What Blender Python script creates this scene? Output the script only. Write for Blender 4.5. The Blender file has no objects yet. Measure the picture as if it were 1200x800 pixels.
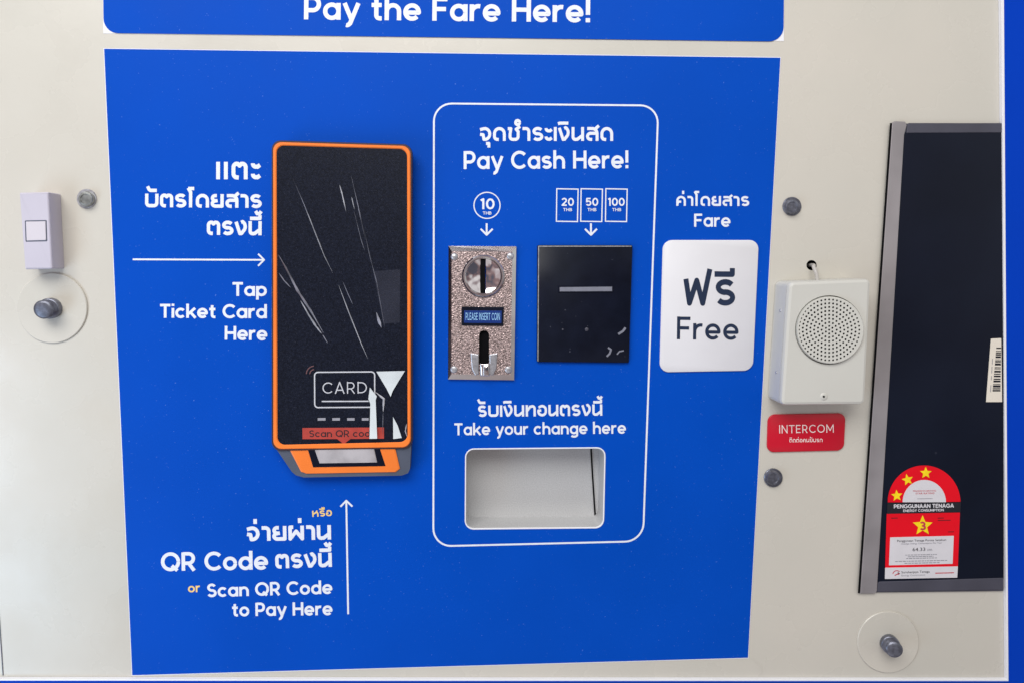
import bpy, math, random
from math import radians, cos, sin, pi
from mathutils import Vector, Matrix
random.seed(4)
SC = bpy.context.scene
COL = SC.collection

# ------------------------------------------------------------------ camera
# World: the wall is the plane y = 0, x to the right, z up, -y towards the viewer.
F, D = 850.0, 0.68                       # focal length in photo pixels, distance to the wall (m)
dn = Vector((-118, 7647, F)).normalized()
rt = Vector((17679, 40, F)); rt = (rt - dn * rt.dot(dn)).normalized()
nn = rt.cross(dn)
cam = bpy.data.cameras.new('camera'); cam_o = bpy.data.objects.new('camera', cam); COL.objects.link(cam_o)
def c2w(v): return Vector((rt.dot(v), nn.dot(v), -dn.dot(v)))
ax, ay, az = c2w(Vector((1, 0, 0))), c2w(Vector((0, -1, 0))), c2w(Vector((0, 0, -1)))
M = Matrix((ax, ay, az)).transposed().to_4x4(); M.translation = Vector((0, -D, 0))
cam_o.matrix_world = M
cam.sensor_fit = 'HORIZONTAL'; cam.sensor_width = 36; cam.lens = 36 * F / 1200
cam.clip_start = 0.01; cam.clip_end = 50
SC.camera = cam_o
def P(x, y, h=0.0):                       # the point standing h off the wall seen at photo pixel (x, y)
    d = c2w(Vector((x - 600, y - 400, F)))
    t = (D - h) / d.y
    return Vector((d.x * t, -h, d.z * t))

# ------------------------------------------------------------------ light
w = bpy.data.worlds.new('World'); SC.world = w; w.use_nodes = True
nt = w.node_tree; bg = nt.nodes['Background']
tc = nt.nodes.new('ShaderNodeTexCoord'); nz = nt.nodes.new('ShaderNodeTexNoise'); nz.inputs['Scale'].default_value = 1.6; nz.inputs['Detail'].default_value = 2
cr = nt.nodes.new('ShaderNodeValToRGB')
cr.color_ramp.elements[0].position = .36; cr.color_ramp.elements[0].color = (.10, .105, .13, 1)
cr.color_ramp.elements[1].position = .60; cr.color_ramp.elements[1].color = (.77, .80, .77, 1)
e_ = cr.color_ramp.elements.new(.45); e_.color = (.24, .17, .165, 1); e_ = cr.color_ramp.elements.new(.53); e_.color = (.45, .43, .43, 1)
nt.links.new(tc.outputs['Generated'], nz.inputs['Vector']); nt.links.new(nz.outputs['Fac'], cr.inputs['Fac'])
sx = nt.nodes.new('ShaderNodeSeparateXYZ'); nt.links.new(tc.outputs['Generated'], sx.inputs['Vector'])
mr = nt.nodes.new('ShaderNodeMapRange'); mr.inputs['From Min'].default_value = -1; mr.inputs['From Max'].default_value = 1
mr.inputs['To Min'].default_value = 1.25; mr.inputs['To Max'].default_value = .7      # the open side is on the left
nt.links.new(sx.outputs['X'], mr.inputs['Value'])
ml = nt.nodes.new('ShaderNodeMixRGB'); ml.blend_type = 'MULTIPLY'; ml.inputs['Fac'].default_value = 1
nt.links.new(cr.outputs['Color'], ml.inputs['Color1']); nt.links.new(mr.outputs['Result'], ml.inputs['Color2'])
nt.links.new(ml.outputs['Color'], bg.inputs['Color']); bg.inputs['Strength'].default_value = 1.25
def area(name, loc, aim, sx, sy, power, col):
    l = bpy.data.lights.new(name, 'AREA'); l.shape = 'RECTANGLE'; l.size = sx; l.size_y = sy; l.energy = power; l.color = col
    o = bpy.data.objects.new(name, l); COL.objects.link(o); o.location = loc
    o.rotation_euler = (Vector(aim) - Vector(loc)).to_track_quat('-Z', 'Y').to_euler()
    return o
area('window_light', (-0.48, -1.5, 1.25), (0.16, 0, 0), 1.8, 1.1, 41, (1, .995, .965))
area('side_window_light', (-1.0, -0.62, -0.52), (-.45, 0, -.25), .4, .7, 4.6, (.56, .77, 1))
SC.view_settings.view_transform = 'Standard'; SC.view_settings.look = 'None'
SC.view_settings.exposure = 0.0; SC.view_settings.gamma = 1
SC.cycles.use_denoising = True

# ------------------------------------------------------------------ materials
def lin(c): return tuple((v / 255 / 12.92) if v / 255 <= .04045 else ((v / 255 + .055) / 1.055) ** 2.4 for v in c)
def mat(name, rgb, rough=.5, metal=0, spec=.5, var=0, vscale=20, bump=0, bscale=300, bdist=.0005, rvar=0, coat=0, alpha=1, speck=None, detail=3, hue=None):
    m = bpy.data.materials.new(name); m.use_nodes = True; t = m.node_tree; b = t.nodes['Principled BSDF']
    c = lin(rgb); b.inputs['Base Color'].default_value = (*c, 1); b.inputs['Roughness'].default_value = rough
    b.inputs['Metallic'].default_value = metal; b.inputs['Specular IOR Level'].default_value = spec
    b.inputs['Coat Weight'].default_value = coat; b.inputs['Coat Roughness'].default_value = .12; b.inputs['Alpha'].default_value = alpha
    tcn = t.nodes.new('ShaderNodeTexCoord')
    def noise(s, d=detail):
        n = t.nodes.new('ShaderNodeTexNoise'); n.inputs['Scale'].default_value = s; n.inputs['Detail'].default_value = d
        t.links.new(tcn.outputs['Object'], n.inputs['Vector']); return n
    src = None
    if var:
        n = noise(vscale); r = t.nodes.new('ShaderNodeValToRGB')
        c2 = lin(hue) if hue else tuple(v * (1 - var) for v in c)
        r.color_ramp.interpolation = 'EASE' if vscale < 100 else 'LINEAR'; r.color_ramp.elements[0].position = .2 if vscale < 100 else .35; r.color_ramp.elements[1].position = .8 if vscale < 100 else .65
        r.color_ramp.elements[0].color = (*c2, 1); r.color_ramp.elements[1].color = (*[min(1, v * (1 + (0 if hue else var))) for v in c], 1)
        t.links.new(n.outputs['Fac'], r.inputs['Fac']); src = r.outputs['Color']
    if speck:                              # tiny dust specks
        n = noise(speck[0], 1); r = t.nodes.new('ShaderNodeValToRGB')
        r.color_ramp.elements[0].position = speck[1]; r.color_ramp.elements[1].position = speck[1] + .05
        r.color_ramp.elements[0].color = (0, 0, 0, 1); r.color_ramp.elements[1].color = (speck[3],) * 3 + (1,)
        mx = t.nodes.new('ShaderNodeMixRGB'); t.links.new(n.outputs['Fac'], r.inputs['Fac']); t.links.new(r.outputs['Color'], mx.inputs['Fac'])
        if src: t.links.new(src, mx.inputs['Color1'])
        else: mx.inputs['Color1'].default_value = (*c, 1)
        mx.inputs['Color2'].default_value = (*lin(speck[2]), 1); src = mx.outputs['Color']
    if src: t.links.new(src, b.inputs['Base Color'])
    if rvar:
        n = noise(14); mr = t.nodes.new('ShaderNodeMapRange')
        mr.inputs['From Min'].default_value = .1; mr.inputs['From Max'].default_value = .9; mr.interpolation_type = 'SMOOTHSTEP'
        mr.inputs['To Min'].default_value = max(.02, rough - rvar); mr.inputs['To Max'].default_value = rough + rvar
        t.links.new(n.outputs['Fac'], mr.inputs['Value']); t.links.new(mr.outputs['Result'], b.inputs['Roughness'])
    if bump:
        n = noise(bscale); bp = t.nodes.new('ShaderNodeBump'); bp.inputs['Strength'].default_value = bump; bp.inputs['Distance'].default_value = bdist
        t.links.new(n.outputs['Fac'], bp.inputs['Height']); t.links.new(bp.outputs['Normal'], b.inputs['Normal'])
    return m
M_ = {}
M_['wall'] = mat('cream_paint', (206, 200, 190), .28, spec=.5, var=.1, vscale=4, detail=12, hue=(195, 192, 183), bump=.22, bscale=14, bdist=.003, rvar=.2, speck=(240, .79, (150, 144, 136), .35))
M_['blue'] = mat('blue_vinyl', (0, 73, 183), .5, spec=.07, var=.05, vscale=7, bump=.12, bscale=1500, bdist=.0003, speck=(700, .76, (130, 165, 235), .4), rvar=.08)
M_['blue_board'] = mat('blue_board', (0, 60, 184), .5, spec=.06, var=.04, vscale=6)
M_['white'] = mat('white_print', (226, 230, 240), .45, spec=.3, var=.03, vscale=120)
M_['white_edge'] = mat('white_edge', (232, 232, 238), .5, spec=.3, var=.02)
M_['fare_white'] = mat('white_acrylic', (220, 219, 224), .35, var=.02, vscale=30)
M_['navy'] = mat('navy_print', (30, 44, 70), .5, spec=.3, var=.08, vscale=90)
M_['yellow_print'] = mat('yellow_print', (240, 205, 130), .5, spec=.3, var=.08, vscale=200)
M_['black_glass'] = mat('black_screen', (19, 24, 38), .22, spec=.2, var=.2, vscale=9, bump=.02, bscale=6, bdist=.004, speck=(90, .83, (90, 95, 110), .4), rvar=.06)
M_['reader_face'] = mat('reader_face', (20, 24, 37), .3, spec=.2, var=.35, vscale=700, bump=.2, bscale=1400, bdist=.0004, speck=(1300, .68, (80, 82, 95), .35))
M_['black_plastic'] = mat('black_plastic', (17, 21, 35), .25, spec=.16, var=.2, vscale=60, rvar=.1, speck=(420, .78, (110, 112, 125), .4))
M_['dark_gap'] = mat('dark_gap', (8, 8, 12), .8, spec=.1, var=.1)
M_['orange'] = mat('orange_plastic', (246, 128, 52), .4, spec=.3, var=.08, vscale=25, bump=.05)
M_['dark_edge'] = mat('dark_brown_plastic', (62, 46, 52), .4, var=.1)
M_['grey_body'] = mat('slate_plastic', (84, 90, 106), .5, spec=.35, var=.12, vscale=40, bump=.1, bscale=800)
M_['scan_glass'] = mat('scanner_glass', (172, 168, 172), .2, spec=.5, var=.25, vscale=45)
M_['card_line'] = mat('card_line', (196, 198, 206), .45, var=.06, vscale=200)
M_['dash'] = mat('grey_print', (150, 150, 160), .5, var=.06, vscale=200)
M_['banner'] = mat('brick_red_print', (176, 62, 52), .45, var=.1, vscale=120)
M_['dark_text'] = mat('dark_text', (48, 22, 30), .5, var=.1)
M_['wave'] = mat('dim_red_print', (104, 70, 74), .5, var=.1)
M_['film'] = mat('white_film', (212, 219, 223), .12, spec=.6, var=.06, vscale=60, coat=.3)  # opaque white standing in for glare on the reader
M_['wrinkle'] = mat('film_wrinkle', (122, 124, 138), .14, spec=.8, var=.75, vscale=60, detail=1, coat=.6)
M_['wrinkle_bright'] = mat('film_wrinkle_bright', (186, 188, 198), .14, spec=.8, var=.3, vscale=70, coat=.6)  # paler copy for ridges shown catching the light
M_['haze_film'] = mat('cloudy_film', (100, 102, 120), .3, spec=.6, var=.3, vscale=30, alpha=.13)  # translucent grey that paints a screen reflection
M_['hammer'] = mat('hammered_metal', (168, 149, 147), .32, metal=.55, var=.6, vscale=900, bump=1, bscale=800, bdist=.0007, detail=1)
M_['chrome'] = mat('chrome', (214, 210, 212), .12, metal=1, var=.1, vscale=50, rvar=.05)
M_['chrome_bowl'] = mat('polished_dish', (222, 212, 216), .08, metal=1, var=.1, vscale=30, bump=.5, bscale=75, bdist=.004, detail=1)
M_['steel'] = mat('grey_steel', (182, 182, 188), .32, metal=.6, var=.2, vscale=300, bump=.2, bscale=900, rvar=.1)
M_['zinc'] = mat('zinc_steel', (146, 148, 146), .34, metal=.7, var=.25, vscale=260, bump=.2, bscale=700)
M_['slot_grey'] = mat('slot_grey', (122, 124, 138), .45, var=.06, vscale=200)
M_['dark_steel'] = mat('dark_steel', (112, 114, 126), .36, metal=.7, var=.25, vscale=260, bump=.2, bscale=700, rvar=.1)
M_['alu'] = mat('brushed_aluminium', (158, 153, 156), .3, metal=.35, var=.25, vscale=13, bump=.1, bscale=200)
M_['bezel'] = mat('slate_bezel', (72, 72, 84), .42, var=.12, vscale=30, spec=.4)
M_['tray'] = mat('galvanised_sheet', (194, 194, 195), .42, metal=.25, var=.1, vscale=900, bump=.2, bscale=1100, bdist=.0004, rvar=.1)
M_['lcd'] = mat('blue_lcd', (14, 48, 120), .3, var=.1, vscale=200)
M_['lcd_text'] = mat('lcd_text', (150, 200, 240), .5, var=.05)
M_['ivory'] = mat('ivory_plastic', (201, 200, 194), .38, spec=.4, var=.03, vscale=12, bump=.06, bscale=900, bdist=.0003)
M_['lilac'] = mat('lilac_plastic', (194, 189, 202), .4, spec=.4, var=.03, vscale=20, bump=.05, bscale=700)
M_['lilac_button'] = mat('lilac_button', (206, 200, 208), .3, spec=.5, var=.03, vscale=20)
M_['red_sign'] = mat('red_sign', (194, 16, 42), .32, spec=.45, var=.06, vscale=18)
M_['red_label'] = mat('red_label', (228, 10, 32), .3, spec=.4, var=.05, vscale=30)
M_['pink_text'] = mat('pale_print', (240, 222, 220), .5, var=.05, vscale=200)
M_['label_white'] = mat('label_white', (214, 212, 218), .4, var=.03, vscale=60)
M_['yellow'] = mat('star_yellow', (248, 216, 24), .4, var=.08, vscale=150)
M_['ink'] = mat('black_ink', (22, 23, 34), .5, var=.15, vscale=300)
M_['grey_ink'] = mat('grey_ink', (136, 136, 146), .5, var=.15, vscale=300)
M_['red_ink'] = mat('red_ink', (196, 60, 72), .5, var=.15, vscale=300)
M_['paper'] = mat('cream_paper', (226, 218, 206), .55, var=.03, vscale=60)
M_['cable'] = mat('cable_sheath', (186, 182, 178), .4, var=.05, vscale=90)

# ------------------------------------------------------------------ object helpers
def rootloc(o):
    v = Vector((0, 0, 0))
    while o is not None: v += o.location; o = o.parent
    return v
def thing(name, label, cat, loc, group=None):
    o = bpy.data.objects.new(name, None); COL.objects.link(o); o.location = loc; o.empty_display_size = .02
    o['label'] = label; o['category'] = cat
    if group: o['group'] = group
    return o
class MB:
    def __init__(s): s.v = []; s.f = []
    def add(s, vs, fs):
        k = len(s.v); s.v += [Vector(v) for v in vs]; s.f += [tuple(i + k for i in f) for f in fs]
    def build(s, name, m, parent=None, smooth=False, label=None):
        off = rootloc(parent) if parent else sum(s.v, Vector()) / len(s.v)
        me = bpy.data.meshes.new(name); me.from_pydata([v - off for v in s.v], [], s.f); me.validate(); me.update()
        me.materials.append(M_[m] if isinstance(m, str) else m)
        if smooth:
            me.shade_smooth()
            me.set_sharp_from_angle(angle=radians(35))
        o = bpy.data.objects.new(name, me); COL.objects.link(o)
        if parent: o.parent = parent
        else: o.location = off
        if label: o['label'] = label
        return o
def tag(o, label, cat, group=None):
    o['label'] = label; o['category'] = cat
    if group: o['group'] = group
    return o
def W2(pts, h): return [P(x, y, h) for x, y in pts]                # photo pixels -> wall points
def rr(c, r, n=7):                                                   # rounded quad, corners TL TR BR BL in pixels
    out = []; c = [Vector(p) for p in c]
    rs = r if isinstance(r, (list, tuple)) else [r] * 4
    for i in range(4):
        p, a, b = c[i], c[i - 1], c[(i + 1) % 4]
        if rs[i] <= 0: out.append(tuple(p)); continue
        u = (a - p).normalized() * rs[i]; v = (b - p).normalized() * rs[i]
        for k in range(n + 1):
            t = k / n * pi / 2
            q = p + u * (1 - sin(t)) + v * (1 - cos(t)); out.append((q.x, q.y))
    return out
def circ(x, y, r, n=40, ry=None, a0=0, a1=360):
    return [(x + r * cos(radians(a0 + (a1 - a0) * k / n)), y - (ry or r) * sin(radians(a0 + (a1 - a0) * k / n))) for k in range(n + (a1 - a0 != 360))]
def inset(poly, d):                                                  # poly: wall points in the xz plane
    n = len(poly); A = sum(poly[i].x * poly[(i + 1) % n].z - poly[(i + 1) % n].x * poly[i].z for i in range(n)); s = 1 if A > 0 else -1
    out = []
    for i in range(n):
        p, a, b = poly[i], poly[i - 1], poly[(i + 1) % n]
        e1 = Vector((p.x - a.x, p.z - a.z)); e2 = Vector((b.x - p.x, b.z - p.z))
        if e1.length < 1e-9 or e2.length < 1e-9: out.append(p.copy()); continue
        n1 = Vector((-e1.y, e1.x)).normalized(); n2 = Vector((-e2.y, e2.x)).normalized()
        m = (n1 + n2); m = m / max(.3, m.length_squared / 2) * 1.0
        out.append(Vector((p.x + s * m.x * d, p.y, p.z + s * m.y * d)))
    return out
def setH(poly, h): return [Vector((p.x, -h, p.z)) for p in poly]
def loops(mb, ls, cap=True, back=False):
    n = len(ls[0]); vs = [v for l in ls for v in l]; fs = []
    for k in range(len(ls) - 1):
        for i in range(n):
            j = (i + 1) % n; fs.append((k * n + i, k * n + j, (k + 1) * n + j, (k + 1) * n + i))
    if cap: fs.append(tuple((len(ls) - 1) * n + i for i in range(n)))
    if back: fs.append(tuple(range(n - 1, -1, -1)))
    mb.add(vs, fs)
def plate(mb, px, h0, h1, bev=.0003, at=None):                       # solid plate whose FRONT outline is seen at px
    o = W2(px, h1 if at is None else at)
    b = min(bev, (h1 - h0) * .6)
    loops(mb, [setH(o, h0), setH(o, h1 - b), setH(inset(o, b * .35), h1 - b * .35), setH(inset(o, b), h1)])
def ringplate(mb, outer, inner, h0, h1, bev=.0003, hin=None):        # ring between two outlines with equal counts
    o, i = W2(outer, h1), W2(inner, h1); b = min(bev, (h1 - h0) * .6)
    loops(mb, [setH(o, h0), setH(o, h1 - b), setH(inset(o, b), h1), setH(inset(i, -b), h1), setH(i, h1 - b), setH(i, h0 if hin is None else hin)], cap=False)
def sheet(mb, outlines, h):                                          # flat sheet with holes
    cu = bpy.data.curves.new('outline', 'CURVE'); cu.dimensions = '2D'; cu.fill_mode = 'BOTH'
    for pts in outlines:
        sp = cu.splines.new('POLY'); sp.points.add(len(pts) - 1); sp.use_cyclic_u = True
        for k, p in enumerate(pts): sp.points[k].co = (p.x * 1000, p.z * 1000, 0, 1)
    ob = bpy.data.objects.new('outline', cu); COL.objects.link(ob)
    me = bpy.data.meshes.new_from_object(ob.evaluated_get(bpy.context.evaluated_depsgraph_get()))
    mb.add([(v.co.x / 1000, -h, v.co.y / 1000) for v in me.vertices], [tuple(p.vertices) for p in me.polygons])
    bpy.data.objects.remove(ob); bpy.data.curves.remove(cu); bpy.data.meshes.remove(me)

# ------------------------------------------------------------------ strokes (lines, arrows and lettering)
EPS = 1.2e-5
def ribbon(pts, wd, closed=False):
    """2D polyline -> list of (verts, faces) pieces; sharp turns get a round joint piece"""
    pts = [Vector(p) for p in pts]
    q = [pts[0]]
    for p in pts[1:]:
        if (p - q[-1]).length > 1e-6: q.append(p)
    pts = q
    if closed and (pts[0] - pts[-1]).length < 1e-6: pts.pop()
    n = len(pts); pieces = []; runs = []; cur = [0]
    def turn(i):
        a = (pts[i] - pts[i - 1]); b = (pts[(i + 1) % n] - pts[i]); return abs(a.angle_signed(b))
    if closed:
        L, R = [], []
        for i in range(n):
            a = (pts[i] - pts[i - 1]).normalized(); b = (pts[(i + 1) % n] - pts[i]).normalized()
            na, nb = Vector((-a.y, a.x)), Vector((-b.y, b.x)); m = na + nb; m = m / max(.3, m.length_squared / 2)
            L.append(pts[i] + m * wd / 2); R.append(pts[i] - m * wd / 2)
        return [(L + R, [(i, (i + 1) % n, n + (i + 1) % n, n + i) for i in range(n)])]
    for i in range(1, n):
        cur.append(i)
        if i == n - 1 or turn(i) > radians(38):
            runs.append(cur); cur = [i]
            if i < n - 1:
                c = pts[i]; pieces.append(([c + Vector((cos(k * pi / 8), sin(k * pi / 8))) * wd / 2 for k in range(16)], [tuple(range(16))]))
    for r in runs:
        L, R = [], []
        for k, i in enumerate(r):
            if k == 0: d = (pts[r[1]] - pts[i]).normalized(); m = Vector((-d.y, d.x))
            elif k == len(r) - 1: d = (pts[i] - pts[r[k - 1]]).normalized(); m = Vector((-d.y, d.x))
            else:
                a = (pts[i] - pts[r[k - 1]]).normalized(); b = (pts[r[k + 1]] - pts[i]).normalized()
                m = Vector((-a.y - b.y, a.x + b.x)); m = m / (m.length_squared / 2)
            L.append(pts[i] + m * wd / 2); R.append(pts[i] - m * wd / 2)
        c = len(r); pieces.append((L + R, [(k, k + 1, c + k + 1, c + k) for k in range(c - 1)]))
    return pieces
def pxline(mb, pts, wd, h, closed=False):                            # stroke drawn in photo pixels on the plane at h
    for vs, fs in ribbon(pts, wd, closed):
        mb.e = getattr(mb, 'e', 0) + 1
        mb.add([P(v.x, v.y, h + EPS * (mb.e % 9)) for v in vs], fs)
def A(cx, cy, rx, ry, a0, a1):
    n = max(3, int(abs(a1 - a0) / 13))
    return [(cx + rx * cos(radians(a0 + (a1 - a0) * k / n)), cy + ry * sin(radians(a0 + (a1 - a0) * k / n))) for k in range(n + 1)]
bowl = A(2.5, 2.5, 1.95, 1.98, 0, 360)
def stem(x, a=0, b=7): return [(x, a), (x, b)]
def dot(x, y, s=.62): return [(x - s, y), (x + s, y)]
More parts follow.
